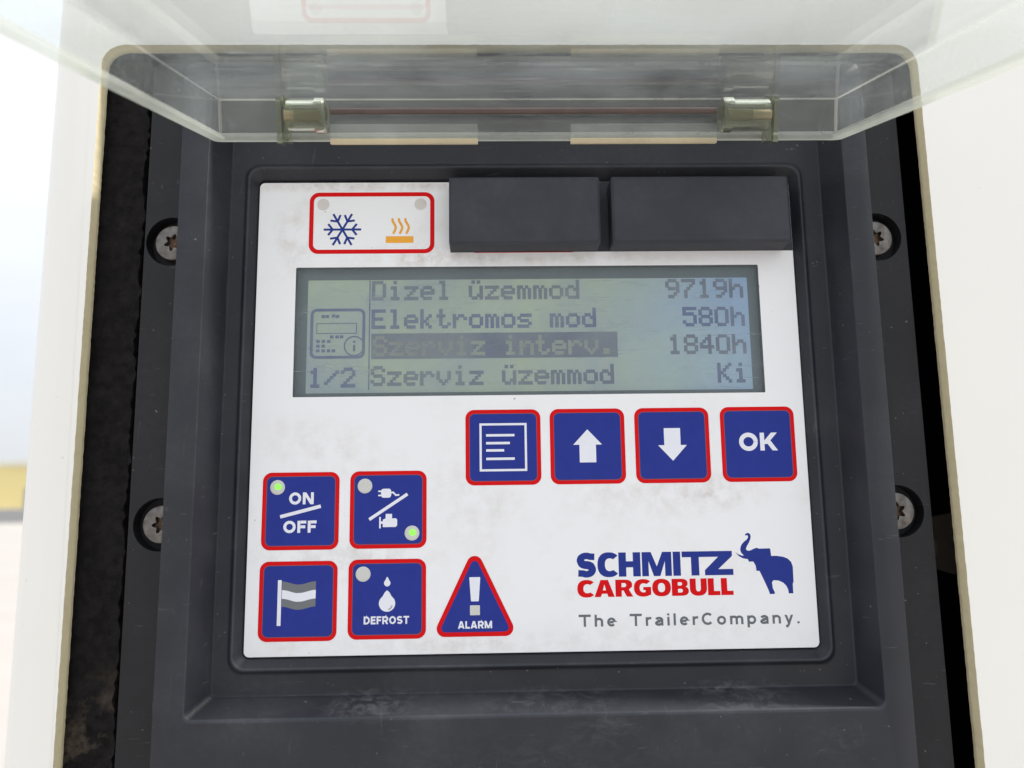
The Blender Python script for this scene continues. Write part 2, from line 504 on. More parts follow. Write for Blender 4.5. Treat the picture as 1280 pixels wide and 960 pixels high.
def glyph(ch, t, w=None):
    a = t / 2
    W = {'S': .74, 'C': .72, 'H': .80, 'M': 1.0, 'I': t, 'T': .74, 'Z': .72, 'A': .88, 'R': .78, 'G': .82, 'O': .88, 'B': .76,
         'U': .78, 'L': .60, 'K': .82, 'N': .80, 'F': .62, 'D': .80, 'E': .64,
         'h': .54, 'e': .56, 'r': .34, 'a': .54, 'i': t, 'l': t, 'o': .58, 'm': .84, 'p': .57, 'n': .54, 'y': .54, '.': t, ' ': .3}
    w = W[ch] if w is None else w
    rx, q = (w - t) / 2, (1 - t) / 4
    X = .72
    if ch == 'S': s = [ell(w / 2, 1 - a - q, rx, q, 22, 270, 18) + ell(w / 2, a + q, rx, q, 90, -158, 18)[1:]]
    elif ch == 'C': s = [ell(w * .53, .5, rx * 1.06, .5 - a, 44, 316, 22)]
    elif ch == 'G': s = [ell(w / 2, .5, rx, .5 - a, 48, 330, 22) + [(w - a, .46)], [(w / 2, .46), (w, .46)]]
    elif ch == 'O': s = [ell(w / 2, .5, rx, .5 - a, 0, 360, 32)]
    elif ch == 'H': s = [[(a, 0), (a, 1)], [(w - a, 0), (w - a, 1)], [(t, .5), (w - t, .5)]]
    elif ch == 'M': s = [[(a, 0), (a, 1)], [(w - a, 0), (w - a, 1)], ['/', (a * 1.15, 1), (w / 2, 0)], ['/', (w - a * 1.15, 1), (w / 2, 0)]]
    elif ch == 'I' : s = [[(a, 0), (a, 1)]]
    elif ch == 'l': s = [[(a, 0), (a, 1)]]
    elif ch == 'i': s = [[(a, 0), (a, X)], [(a, 1 - t), (a, 1)]]
    elif ch == 'T': s = [[(0, 1 - a), (w, 1 - a)], [(w / 2, 0), (w / 2, 1 - t)]]
    elif ch == 'Z': s = [[(0, 1 - a), (w - a * .7, 1 - a)], [(a * .7, a), (w, a)], ['/', (a * 1.3, t * .5), (w - a * 1.3, 1 - t * .5)]]
    elif ch == 'A': s = [['/', (a * 1.05, 0), (w / 2 - a * .25, 1)], ['/', (w - a * 1.05, 0), (w / 2 + a * .25, 1)], [(w * .26, .27), (w * .74, .27)]]
    elif ch == 'R': s = [[(a, 0), (a, 1)], [(t, 1 - a), (w * .55, 1 - a)] + ell(w * .55, 1 - a - .235, w * .45 - a, .235, 90, -90, 10) + [(t, .53 - a)], ['/', (w * .50, .50), (w - a * 1.15, 0)]]
    elif ch == 'P': s = []
    elif ch == 'B': s = [[(a, 0), (a, 1)], [(t, 1 - a), (w * .5, 1 - a)] + ell(w * .5, 1 - a - q, w * .46 - a, q, 90, -90, 10) + [(t, .5)], [(t, .5), (w * .52, .5)] + ell(w * .52, a + q, w * .48 - a, q, 90, -90, 10) + [(t, a)]]
    elif ch == 'U': s = [[(a, 1), (a, rx + a)] + ell(w / 2, rx * .9 + a, rx, rx * .9, 180, 360, 14) + [(w - a, rx + a), (w - a, 1)]]
    elif ch == 'L': s = [[(a, 0), (a, 1)], [(t, a), (w, a)]]
    elif ch == 'K': s = [[(a, 0), (a, 1)], ['/', (w - a * 1.35, 1), (t * .9, .36)], ['/', (w * .42, .60), (w - a * 1.2, 0)]]
    elif ch == 'N': s = [[(a, 0), (a, 1)], [(w - a, 0), (w - a, 1)], ['/', (a * 1.15, 1), (w - a * 1.15, 0)]]
    elif ch == 'F': s = [[(a, 0), (a, 1)], [(t, 1 - a), (w, 1 - a)], [(t, .50), (w * .9, .50)]]
    elif ch == 'E': s = [[(a, 0), (a, 1)], [(t, 1 - a), (w, 1 - a)], [(t, .51), (w * .92, .51)], [(t, a), (w, a)]]
    elif ch == 'D': s = [[(a, 0), (a, 1)], [(t, 1 - a), (w * .42, 1 - a)] + ell(w * .42, .5, w * .58 - a, .5 - a, 90, -90, 16) + [(t, a)]]
    elif ch == 'h': s = [[(a, 0), (a, 1)], [(a, X * .55)] + ell(w / 2, X - a - .2, rx, .2, 150, 0, 10) + [(w - a, 0)]]
    elif ch == 'n': s = [[(a, 0), (a, X)], [(a, X * .55)] + ell(w / 2, X - a - .2, rx, .2, 150, 0, 10) + [(w - a, 0)]]
    elif ch == 'm':
        h2 = (w - t) / 4
        s = [[(a, 0), (a, X)], ell(a + h2, X - a - .17, h2, .17, 170, 0, 8) + [(w / 2, 0)], ell(w / 2 + h2, X - a - .17, h2, .17, 170, 0, 8) + [(w - a, 0)]]
    elif ch == 'r': s = [[(a, 0), (a, X)], ell(a + .22, X - a - .2, .22, .2, 170, 75, 6)]
    elif ch == 'o': s = [ell(w / 2, X / 2, rx, X / 2 - a, 0, 360, 24)]
    elif ch == 'e': s = [[(w - a, X / 2)] + ell(w / 2, X / 2, rx, X / 2 - a, 0, 318, 22), [(t, X / 2), (w - t, X / 2)]]
    elif ch == 'a': s = [ell(w / 2, X - a - .17, rx, .17, 160, 0, 10) + [(w - a, 0)], [(w - a, X * .58), (w * .45, X * .55)] + ell(w * .45, .195 + a * .1, w * .45 - a, .195 - a * .9, 90, 300, 12) + [(w - a, .2)]]
    elif ch == 'p': s = [[(a, -.28), (a, X)], ell(w / 2, X / 2, rx, X / 2 - a, 165, -165, 20)]
    elif ch == 'y': s = [['/', (a * .95, X), (w / 2, 0)], ['/', (w - a * .95, X), (w * .36, -.2)], [(w * .42, -.22), (w * .12, -.22)]]
    elif ch == '.': s = [[(a, 0), (a, t)]]
    else: s = []
    return s, w

def text(mb, s, x, z, h, t, d, total=None, gap=0.10, widths=None):
    """write s from (x, z) with cap height h, stroke t (of h); stretched to width total"""
    gl = []
    pen = 0.0
    for i, ch in enumerate(s):
        st, w = glyph(ch, t, (widths or {}).get(ch))
        gl.append((st, pen)); pen += w + (gap if i < len(s) - 1 else 0)
    k = (total / h / pen) if total else 1.0
    for st, p0 in gl:
        for line in st:
            if line[0] == '/':
                mb.slant(*[(x + (px + p0) * k * h, z + pz * h) for px, pz in line[1:]], t * h * (0.5 + 0.5 * k), d)
                continue
            mb.stroke([(x + (px + p0) * k * h, z + pz * h) for px, pz in line], t * h * (0.5 + 0.5 * k), d)

# ------------------------------------------------------------------ the setting
def structure(name, mb, m_, label=None):
    o = mb.build(name, m_)
    o['kind'] = 'structure'
    return o
GROUND_Z = -1500.0
GRD, n, l, b = mat('pale_concrete_ground')
v = ocoord(n, l)
l.new(mixc(n, l, noise(n, l, v, 0.6, 8), (0.36, 0.335, 0.31), (0.45, 0.425, 0.40)), b.inputs['Base Color'])
b.inputs['Roughness'].default_value = 0.9
ASPH, n, l, b = mat('asphalt')
v = ocoord(n, l)
l.new(mixc(n, l, noise(n, l, v, 1.4, 8), (0.10, 0.10, 0.10), (0.15, 0.15, 0.148)), b.inputs['Base Color'])
b.inputs['Roughness'].default_value = 0.9

def quad_xy(mb, x0, x1, y0, y1, z):
    vs = [mb.bm.verts.new(Vector(p)) for p in ((x0, y0, z), (x1, y0, z), (x1, y1, z), (x0, y1, z))]
    mb.face(vs)
g = MB(); quad_xy(g, -2500, 2500, -2500, 2500, -1.5); structure('ground', g, GRD)
g = MB(); quad_xy(g, -600, 600, 58, 180, -1.496); structure('road', g, ASPH)

def mbox(mb, x0, x1, y0, y1, z0, z1):      # metres
    mb.box(x0 * 1000, x1 * 1000, z0 * 1000, z1 * 1000, -y1 * 1000, -y0 * 1000)
YEL = flat('yellow_cladding', (0.88, 0.74, 0.34), 0.6)
CRM = flat('cream_cladding', (0.80, 0.78, 0.66), 0.6)
GRYB = flat('grey_cladding', (0.55, 0.56, 0.57), 0.6)
DOORM = flat('grey_shutter', (0.30, 0.31, 0.32), 0.6)
wh = thing('warehouse', 'distant yellow warehouse building far behind the left edge of the white casing', 'building', (-115, 200, -1.5))
WL = -wh.location
g = MB(); mbox(g, -126.5, -96, 197, 240, -1.5, 9.0); g.build('wall', YEL, wh, loc=WL)
g = MB(); mbox(g, -127, -95.5, 196.5, 240.5, 9.003, 10.4); g.build('roof', CRM, wh, loc=WL)
g = MB(); mbox(g, -118, -110, 196.8, 196.99, -1.5, 3.5); g.build('door', DOORM, wh, loc=WL)
sh = thing('storage_shed', 'distant pale grey shed beside the yellow warehouse', 'building', (-145, 200, -1.5))
g = MB(); mbox(g, -165, -127.4, 194, 230, -1.5, 8.0); g.build('wall', GRYB, sh, loc=-sh.location)
g = MB(); mbox(g, -165.5, -127.2, 193.5, 230.5, 8.003, 10.6); g.build('roof', CRM, sh, loc=-sh.location)

# ------------------------------------------------------------------ white casing of the refrigeration unit
unit = thing('refrigeration_unit', 'white painted refrigeration unit casing with a rough cut opening round the control panel', 'cooling unit', (0, 0.05, -0.45))
UL = -unit.location
OX0, OX1, OZ0, OZ1, OR = -144.2, 154.2, -170.0, 160.4, 8.0
def jag(loop, step=1.5, amp=0.085):
    out = []
    for i in range(len(loop)):
        a, c_ = Vector(loop[i]), Vector(loop[(i + 1) % len(loop)])
        k = max(1, int((c_ - a).length / step))
        for j in range(k):
            p = a.lerp(c_, j / k)
            out.append((p.x + random.uniform(-amp, amp), p.y + random.uniform(-amp, amp)))
    return out
opening = jag(rrect(OX0 - .5, OX1 + .5, OZ0 - .5, OZ1 + .4, OR, 5))
inner_edge = []
for i in range(len(opening)):
    tg = Vector(opening[(i + 3) % len(opening)]) - Vector(opening[i - 3])
    tg.normalize()
    inner_edge.append((opening[i][0] - tg.y * .75, opening[i][1] + tg.x * .75))
FX0, FX1, FZ0, FZ1 = -151.5, 420.0, -450.0, 480.0
g = MB()
g.sheet(rrect(FX0, FX1, FZ0, FZ1), 4.0, [opening])
# rolled left edge
rad, prev = 15.0, None
ang = [90 * i / 14 for i in range(15)]
prof = [(FX0 - rad * math.sin(R(a)), 4.0 - rad * (1 - math.cos(R(a)))) for a in ang] + [(FX0 - rad, -120.0)]
for (xa, da), (xb, db) in zip(prof, prof[1:]):
    vs = [g.bm.verts.new(P(*p)) for p in ((xa, FZ0, da), (xa, FZ1, da), (xb, FZ1, db), (xb, FZ0, db))]
    g.face(vs)
casing = g.build('casing', GEL, unit, loc=UL, smooth=40)
g = MB()
g.loft([[P(x, z, 4.0) for x, z in opening], [P(x, z, 1.0) for x, z in inner_edge], [P(x, z, -0.3) for x, z in inner_edge]])
g.build('cut_edge', CUT, unit, loc=UL)
g = MB()
lin = rrect(FX0 - 5, 300, -300, 300)
g.sheet(lin, -60.0); g.wall(lin, -60.0, -1.5, False)
g.build('inner_liner', VOID, unit, loc=UL)
# rough foam strip left of the panel
g = MB()
edge = []
zz = -165.0
while zz < 158:
    edge.append((-129.6 + random.uniform(-0.55, 0.55) + 0.5 * math.sin(zz * 0.21), zz)); zz += 1.7
poly = [(-146.0, -165.0)] + edge + [(-146.0, 158.0)]
g.prism(poly, -10.0, -2.6)
g.build('foam_strip', FOAM, unit, loc=UL)
# bracket with a bolt deep in the gap on the right
g = MB(); g.prism([(146, -16.5), (172, -12.5), (172, -35.0), (158, -31.5), (146, -32.5)], -34.0, -30.0)
BRKT = flat('dull_bracket_steel', (0.075, 0.060, 0.050), 0.6, 0.4, 0.3)
bracket = g.build('bracket', BRKT, unit, loc=UL, bevel=0.6)
g = MB(); g.tube(P(158.2, -25, -30.2), P(158.2, -25, -26.0), 5.0, 28)
g.build('bolt', flat('dull_bolt_steel', (0.13, 0.095, 0.07), 0.5, 0.5, 0.3), bracket, bevel=0.8)

# ------------------------------------------------------------------ control panel
panel = thing('control_panel', 'black framed control panel with white keypad, lit display and raised clear cover', 'control panel', (0.0085, 0.002, -0.120))
PL = -panel.location
def part(mb, name, m_, label=None, **kw):
    o = mb.build(name, m_, panel, loc=PL, **kw)
    if label: o['label'] = label
    return o

# mounting flange with four counterbored screws
SCREWS = ((-118.6, 88.4), (-117.6, -11.5), (137.0, 88.6), (136.4, -10.4))
g = MB()
holes = [circ(x, z, 9.0, 40) for x, z in SCREWS]
fl = rrect(-128.1, 147.9, -160.0, 157.0, 3.0)
g.sheet(fl, -2.0, holes + [rrect(-106.0, 124.0, -120.0, 130.0)]); g.wall(fl, -12.0, -2.0)
for h in holes:
    g.wall(h, -7.5, -2.0, False)
    g.sheet(h, -7.5)
part(g, 'mounting_flange', FLANGE)

def lobe(cx_, cz_, r0, r1, rot, n=48):
    return [(cx_ + (r0 + (r1 - r0) * (0.5 + 0.5 * math.cos(6 * (2 * math.pi * i / n)))) * math.cos(2 * math.pi * i / n + rot),
             cz_ + (r0 + (r1 - r0) * (0.5 + 0.5 * math.cos(6 * (2 * math.pi * i / n)))) * math.sin(2 * math.pi * i / n + rot)) for i in range(n)]
for i, (x, z) in enumerate(SCREWS):
    g = MB()
    rot = (0.3, 0.1, 0.8, 0.5)[i]
    so = lobe(0, 0, 1.9, 3.25, rot)
    g.sheet(circ(0, 0, 5.5, 48), -3.1, [so])
    rr = [[P(q * math.cos(2 * math.pi * k / 48), q * math.sin(2 * math.pi * k / 48), dd) for k in range(48)] for q, dd in ((6.5, -7.4), (6.5, -4.1), (6.25, -3.4), (5.5, -3.1))]
    g.loft(rr)
    g.wall(so, -5.6, -3.1, False)
    s_ob = g.build('screw', STEEL, panel, loc=PL + P(x, z, 0), smooth=30)
    g = MB(); g.sheet(so, -5.6)
    cone = [[P(q * math.cos(2 * math.pi * k / 24), q * math.sin(2 * math.pi * k / 24), dd) for k in range(24)] for q, dd in ((1.3, -5.55), (0.3, -4.6))]
    g.loft(cone, False, True)
    g.build('socket', RUST, s_ob)

# raised frame, lofted through its profile
NSEG = 6
def fr_loop(x0, x1, z0, z1, r, d): return [P(x, z, d) for x, z in rrect(x0, x1, z0, z1, r, NSEG)]
prof = [(-111.6, 129.6, -156.0, 151.0, 4.0, -2.2),
        (-110.0, 127.6, -150.0, 148.0, 4.0, 14.0),
        (-100.6, 119.0, -70.8, 141.0, 2.4, 14.0),
        (-96.6, 115.6, -66.9, 126.0, 1.8, 2.0),
        (-91.6, 109.0, -59.9, 115.4, 5.0, 2.0),
        (-90.4, 107.9, -58.7, 114.2, 4.6, 3.4),
        (-89.9, 107.4, -58.2, 113.7, 4.2, 3.4),
        (-87.6, 105.1, -55.5, 110.4, 2.2, -0.2),
        (-87.2, 104.7, -55.1, 110.0, 2.0, -3.0)]
def fillet(pr, rad):
    out = [pr[0]]
    for a, c_, e in zip(pr, pr[1:], pr[2:]):
        def toward(p, q):
            k = [qq - pp for pp, qq in zip(p, q)]
            ln_ = max(1e-6, math.hypot((k[0] + k[2]) / 2, k[5]))
            s_ = min(0.42, rad / ln_)
            return tuple(pp + kk * s_ for pp, kk in zip(p, k))
        p0, p1 = toward(c_, a), toward(c_, e)
        for t in (0.0, 0.33, 0.67, 1.0):
            out.append(tuple((1 - t) ** 2 * u_ + 2 * t * (1 - t) * v_ + t * t * w_ for u_, v_, w_ in zip(p0, c_, p1)))
    out.append(pr[-1])
    return out
g = MB()
fl_ = [fr_loop(*p) for p in fillet(prof, 0.55)]
rings_ = [[g.bm.verts.new(p) for p in lp] for lp in fl_]
for si, (ra, rb) in enumerate(zip(rings_, rings_[1:])):
    corner, k3 = divmod(si - 1, 4)                 # each profile corner owns four loops
    g.mi = 1 if (si >= 1 and k3 < 3 and corner in (0, 1, 4, 5)) else 0
    for i in range(len(ra)):
        j = (i + 1) % len(ra)
        g.face((ra[i], ra[j], rb[j], rb[i]))
frame = part(g, 'frame', [FRAME, WORNLIT], smooth=35)

# white keypad foil with the display opening
DX0, DX1, DZ0, DZ1 = -73.4, 91.7, 31.4, 77.8
g = MB()
fp = rrect(-87.1, 104.8, -55.0, 109.4, 1.8)
win = rrect(DX0, DX1, DZ0, DZ1, 0.4, 2)
g.mi = 0; g.sheet(fp, 0.0, [win]); g.wall(fp, -2.5, 0.0)
g.mi = 1; g.sheet(rrect(-18.7, 104.75, 83.0, 109.35), 0.05)
part(g, 'faceplate', [KEY, BLANK])

# ------------------------------------------------------------------ display
LD = -2.6
g = MB()
g.mi = 0
scr = rrect(DX0 + 3.8, DX1 - 3.4, DZ0 + 1.6, DZ1 - 4.0, 0.3, 2)
g.sheet(scr, LD)
g.mi = 1; g.sheet(rrect(DX0 - .5, DX1 + .5, DZ0 - .5, DZ1 + .5), LD - 0.02, [scr])
g.mi = 2; g.wall(win, LD - 0.1, -0.02, False)
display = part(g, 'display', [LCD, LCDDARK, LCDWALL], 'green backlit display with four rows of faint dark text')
FONT = {'D': '11110100011000110001100011000111110', 'i': '00100000000110000100001000010001110', 'z': '00000000001111100010001000100011111',
        'e': '00000000000111010001111111000001110', 'l': '01100001000010000100001000010001110', 'ü': '01010000001000110001100011001101101',
        'm': '00000000001101010101101011010110101', 'o': '00000000000111010001100011000101110', 'd': '00001000010110110011100011000101111',
        'E': '11111100001000011110100001000011111', 'k': '10000100001001010100110001010010010', 't': '01000010001110001000010000100100110',
        'r': '00000000001011011001100001000010000', 's': '00000000000111110000011100000111110', 'S': '01110100011000001110000011000101110',
        'v': '00000000001000110001100010101000100', 'n': '00000000001011011001100011000110001', '.': '00000000000000000000000000110001100',
        '9': '01110100011000101111000010001001100', '7': '11111000010001000100010000100001000', '1': '00100011000010000100001000010001110',
        'h': '10000100001011011001100011000110001', '5': '11111100001111000001000011000101110', '8': '01110100011000101110100011000101110',
        '0': '01110100011000110001100011000101110', '4': '00010001100101010010111110001000010', 'K': '10001100101010011000101001001010001',
        '2': '01110100010000100010001000100011111', '/': '00000000010001000100010001000000000', ' ': '00000000000000000000000000000000000'}
DW, DH = 0.962, 0.985
def lcd_text(mb, s, x, z, d):
    """5 x 7 dot characters; the dots run together as on an old display"""
    for i, ch in enumerate(s):
        for row in range(7):
            bits = FONT[ch][row * 5:row * 5 + 5] + '0'
            run = None
            for k in range(6):
                if bits[k] == '1' and run is None: run = k
                if bits[k] == '0' and run is not None:
                    xa, xb = x + (i * 6 + run) * DW - 0.16, x + (i * 6 + k) * DW + 0.16
                    za = z + (6 - row) * DH - 0.14
                    dd = d + 0.006 * (row % 2)
                    vs = [mb.bm.verts.new(P(*p)) for p in ((xa, za, dd), (xb, za, dd), (xb, za + DH + 0.28, dd), (xa, za + DH + 0.28, dd))]
                    mb.face(vs)
                    run = None
ROWS = (66.4, 56.0, 45.9, 35.5)
RX = 86.6
T1 = LD + 0.05
g = MB()
g.mi = 1; lcd_text(g, 'Dizel üzemmod', -46.8, ROWS[0], T1)
g.mi = 0; lcd_text(g, 'Elektromos mod', -46.8, ROWS[1], T1)
g.mi = 1; lcd_text(g, 'Szerviz üzemmod', -46.8, ROWS[3], T1)
for s, zr, k in (('9719h', ROWS[0], 1), ('580h', ROWS[1], 0), ('1840h', ROWS[2], 1), ('Ki', ROWS[3], 0)):
    g.mi = k; lcd_text(g, s, RX - (len(s) * 6 - 1) * DW, zr, T1)
g.mi = 0; lcd_text(g, '1/2', -68.8, ROWS[3] - .4, T1)
g.mi = 1; g.sheet(rrect(-46.9, 40.6, 45.0, 54.2), T1)
g.mi = 2; lcd_text(g, 'Szerviz interv.', -46.2, ROWS[2] + .3, T1 + 0.04)
g.build('display_text', [PIX, PIXFAINT, PIXLIGHT], display)
g = MB()
g.stroke([(-47.6, 34.0), (-47.6, 73.6)], 0.45, T1)
g.stroke(rrect(-68.0, -49.6, 45.8, 62.9, 1.8), 1.05, T1, True)
g.stroke(rrect(-66.2, -52.2, 54.4, 58.0), 0.3, T1, True)
g.sheet(circ(-52.9, 49.8, 3.7), T1 + 0.03, [circ(-52.9, 49.8, 3.2)])
g.stroke([(-52.9, 47.9), (-52.9, 50.2)], 0.8, T1 + .03); g.stroke([(-52.9, 50.9), (-52.9, 51.7)], 0.8, T1 + .03)
for bx_, bz_ in ((-64.6, 60), (-63.2, 60), (-61.0, 60.2), (-59.6, 60), (-61.5, 52.6), (-59.6, 52.6), (-58.0, 52.6), (-66.3, 51.0), (-64.4, 51.0), (-62.5, 51.0),
                 (-66.3, 49.3), (-64.4, 49.3), (-66.3, 47.6), (-64.4, 47.6), (-62.5, 47.6), (-60.8, 47.6)):
    g.sheet(rrect(bx_, bx_ + 1.25, bz_, bz_ + 1.1), T1)
g.build('menu_symbol', PIX, display)
g = MB(); g.sheet(rrect(DX0 + .02, DX1 - .02, DZ0 + .02, DZ1 - .02, 0.4, 2), -0.06)
g.build('display_window', WINDOW, display)

# ------------------------------------------------------------------ blank covers at the top right of the keypad
def blank(x0, x1, label):
    g = MB()
    lp = lambda e, d, zb: [P(x, z, d) for x, z in rrect(x0 + e, x1 - e, 83.1 + zb, 107.8 - e, 0.9, 4)]
    g.loft([lp(0, 0.05, 0), lp(0.1, 8.2, 0.2), lp(0.9, 9.0, 1.1)], False, True)
    o = part(g, 'blank_cover', BLANK, label, smooth=25)
    return o
blank(-18.8, 34.3, 'shorter plain black blank cover left of the longer one')
blank(38.3, 101.4, 'longer plain black blank cover at the top right corner')
g = MB()
for x0, x1 in ((-12.0, 27.0),):
    g.sheet(rrect(x0, x1, 82.82, 104.0, 2.5), 0.02, [rrect(x0 + 1.5, x1 - 1.5, 84.3, 102.5, 1.6)])
part(g, 'hidden_icon_border', RED)

# ------------------------------------------------------------------ heating / cooling indicator field
PD = 0.03                                   # printed layers lie on the foil
g = MB()
g.sheet(rrect(-69.2, -24.4, 82.8, 105.7, 3.4, 8), PD, [rrect(-67.65, -25.95, 84.35, 104.15, 2.0, 8)])
field = part(g, 'indicator_field', RED, 'red outlined field with a snowflake and a heating symbol')
g = MB()
cxs, czs, rs = -57.3, 91.8, 6.7
for k in range(6):
    a = R(60 * k)
    u_ = Vector((math.cos(a), math.sin(a))); w_ = Vector((-u_.y, u_.x)); o_ = Vector((cxs, czs))
    g.stroke([tuple(o_), tuple(o_ + u_ * rs)], 0.78, PD)
    for s_ in (1, -1):
        g.stroke([tuple(o_ + u_ * rs * .52), tuple(o_ + u_ * rs * .76 + w_ * rs * .31 * s_)], 0.78, PD)
g.build('snowflake_symbol', LOGOBLUE, field)
g = MB()
g.sheet(rrect(-41.8, -31.9, 86.7, 89.2, 0.2, 2), PD)
for k in range(3):
    x = -39.5 + k * 2.33
    g.stroke([(x - .05, 95.9), (x + .1, 94.8), (x + 1.05, 93.2), (x + 1.25, 92.3), (x + .9, 91.3), (x + .35, 90.1)], 0.85, PD)
g.build('heating_symbol', ORANGE, field)
for x in (-64.3, -29.4):
    g = MB(); g.sheet(circ(x, 101.2, 2.2), PD); g.build('indicator_lamp', LENSDIM, field)

# ------------------------------------------------------------------ buttons
HB = 13.0
g = MB(); g.sheet(rrect(-HB + 1.3, HB - 1.3, -HB + 1.3, HB - 1.3, 1.9, 6), 0.05)
button0 = g.build('button', BLUE, panel)
g = MB()
g.mi = 0; g.sheet(rrect(-HB, HB, -HB, HB, 3.0, 8), 0.07, [rrect(-HB + 1.3, HB - 1.3, -HB + 1.3, HB - 1.3, 1.9, 8)])
g.mi = 1; g.sheet(rrect(-HB + 1.3, HB - 1.3, -HB + 1.3, HB - 1.3, 1.9, 8), 0.07, [rrect(-HB + 1.52, HB - 1.52, -HB + 1.52, HB - 1.52, 1.7, 8)])
border0 = g.build('border', [RED, KEYLINE], button0)
first = [True]
def button(x, z, label):
    if first[0]:
        o = button0; first[0] = False
    else:
        o = button0.copy(); COL.objects.link(o)
        bo = border0.copy(); COL.objects.link(bo); bo.parent = o
    o.parent = panel
    o.location = PL + P(x, z, 0)
    o['label'] = label
    return o
ID = 0.10
def lamp(o, x, z, lit):
    g = MB()
    g.mi = 0
    g.loft([[P(x + q * math.cos(2 * math.pi * k / 32), z + q * math.sin(2 * math.pi * k / 32), dd) for k in range(32)] for q, dd in ((2.5, ID), (2.35, ID + .12), (1.6, ID + .22))], False, True)
    if lit:
        g.mi = 1
        g.loft([[P(x + .25 + q * math.cos(2 * math.pi * k / 24), z + .2 + q * .9 * math.sin(2 * math.pi * k / 24), dd) for k in range(24)] for q, dd in ((1.25, ID + .25), (.8, ID + .30))], False, True)
    lo = g.build('indicator_lamp', [LENS, GLOW], o, smooth=60)
    if lit: lo['label'] = 'lamp lit green'

b_on = button(-69.6, -7.5, 'blue ON OFF button with a green lit lamp')
g = MB()
text(g, 'ON', -4.0, 2.2, 4.0, 0.22, ID, 8.4)
text(g, 'OFF', -5.7, -7.3, 4.0, 0.22, ID, 11.2)
g.stroke([(-6.8, -1.9), (6.8, 1.5)], 1.15, ID)
g.build('lettering', WHITE, b_on)
lamp(b_on, -8.0, 8.0, True)

b_pl = button(-39.95, -7.4, 'blue button with plug and engine symbols and two lamps')
g = MB()
g.sheet(rrect(-2.5, 0.95, 3.95, 7.0, 0.9, 4), ID)
g.stroke([(-3.45, 6.15), (-2.4, 6.15)], 0.5, ID); g.stroke([(-3.45, 4.75), (-2.4, 4.75)], 0.5, ID)
g.stroke([(0.9, 5.6), (1.6, 5.75), (2.1, 5.2), (2.6, 4.75), (3.7, 4.9)], 0.55, ID)
g.stroke([(-6.4, -3.3), (6.5, 5.1)], 1.05, ID)
g.sheet([(-1.8, -5.9), (2.5, -5.9), (3.05, -5.4), (3.05, -3.4), (2.6, -3.0), (1.3, -3.0), (1.3, -1.5), (-.85, -1.5), (-.85, -3.0), (-1.8, -3.4)], ID)
g.stroke([(-2.75, -2.5), (-2.75, -6.3)], 0.55, ID); g.stroke([(-2.5, -4.4), (-1.8, -4.4)], 0.8, ID)
g.build('plug_and_engine_symbol', WHITE, b_pl)
lamp(b_pl, -8.0, 8.0, False); lamp(b_pl, 8.1, -8.0, True)

b_fl = button(-69.7, -37.2, 'blue button with a waving grey and white flag')
g = MB()
g.mi = 0; g.sheet(rrect(-6.8, -5.55, -7.9, 6.9), ID)
def wavy(z0, z1):
    xs = [-5.4 + 11.25 * i / 16 for i in range(17)]
    wv_ = lambda x: 0.55 * math.cos((x + 5.4) / 11.25 * 2 * math.pi * 1.0) * (1 if x < 0 else .9)
    return [(x, z0 + wv_(x)) for x in xs] + [(x, z1 + wv_(x)) for x in xs[::-1]]
g.mi = 1; g.sheet(wavy(3.1, 5.9), ID); g.sheet(wavy(-2.3, 0.3), ID)
g.mi = 0; g.sheet(wavy(0.3, 3.1), ID + .01)
g.build('flag_symbol', [WHITE, FLAGGREY], b_fl)

b_df = button(-40.05, -36.95, 'blue DEFROST button with two water drops')
g = MB()
def drop(cz, r, tip):
    pts = ell(0, cz, r, r, 148, 392, 26)
    top = [(r * .55 * (1 - k), cz + r * .53 + (tip - cz - r * .53) * (k ** .8)) for k in (0.25, .5, .75)]
    return pts + [(x + .12 * r, z) for x, z in top] + [(0, tip)] + [(-x - .12 * r, z) for x, z in top[::-1]]
g.mi = 0
g.sheet(drop(5.15, 1.08, 7.2), ID); g.sheet(drop(-1.45, 2.72, 2.8), ID)
text(g, 'DEFROST', -7.7, -8.15, 2.55, 0.22, ID, 15.1, gap=.12)
g.mi = 1
g.stroke([(.45, -3.5), (1.25, -3.0), (1.75, -2.1)], 0.28, ID + .02)
g.build('drop_symbol_and_lettering', [WHITE, GREYINK], b_df)
lamp(b_df, -8.1, 8.2, False)

b_mn = button(-0.6, 13.3, 'blue menu button with a framed list of lines')
g = MB()
g.stroke(rrect(-7.8, 7.8, -7.9, 7.9), 0.75, ID, True)
for z_, x1 in ((4.1, 3.9), (1.4, 2.3), (-1.1, .3), (-4.0, 3.9)): g.stroke([(-5.9, z_), (x1, z_)], 0.85, ID)
g.build('list_symbol', WHITE, b_mn)
b_up = button(28.6, 13.3, 'blue button with an upward white arrow')
g = MB(); g.sheet([(-2.85, -5.6), (2.85, -5.6), (2.85, .5), (5.0, .5), (0, 5.8), (-5.0, .5), (-2.85, .5)], ID); g.build('arrow', WHITE, b_up)
b_dn = button(58.1, 13.3, 'blue button with a downward white arrow')
g = MB(); g.sheet([(-2.85, 5.9), (-2.85, 0), (-5.0, 0), (0, -5.4), (5.0, 0), (2.85, 0), (2.85, 5.9)], ID); g.build('arrow', WHITE, b_dn)
b_ok = button(88.1, 13.35, 'blue OK button in white letters')
g = MB(); text(g, 'OK', -6.8, -2.3, 6.2, 0.22, ID, 13.6, gap=.08); g.build('lettering', WHITE, b_ok)

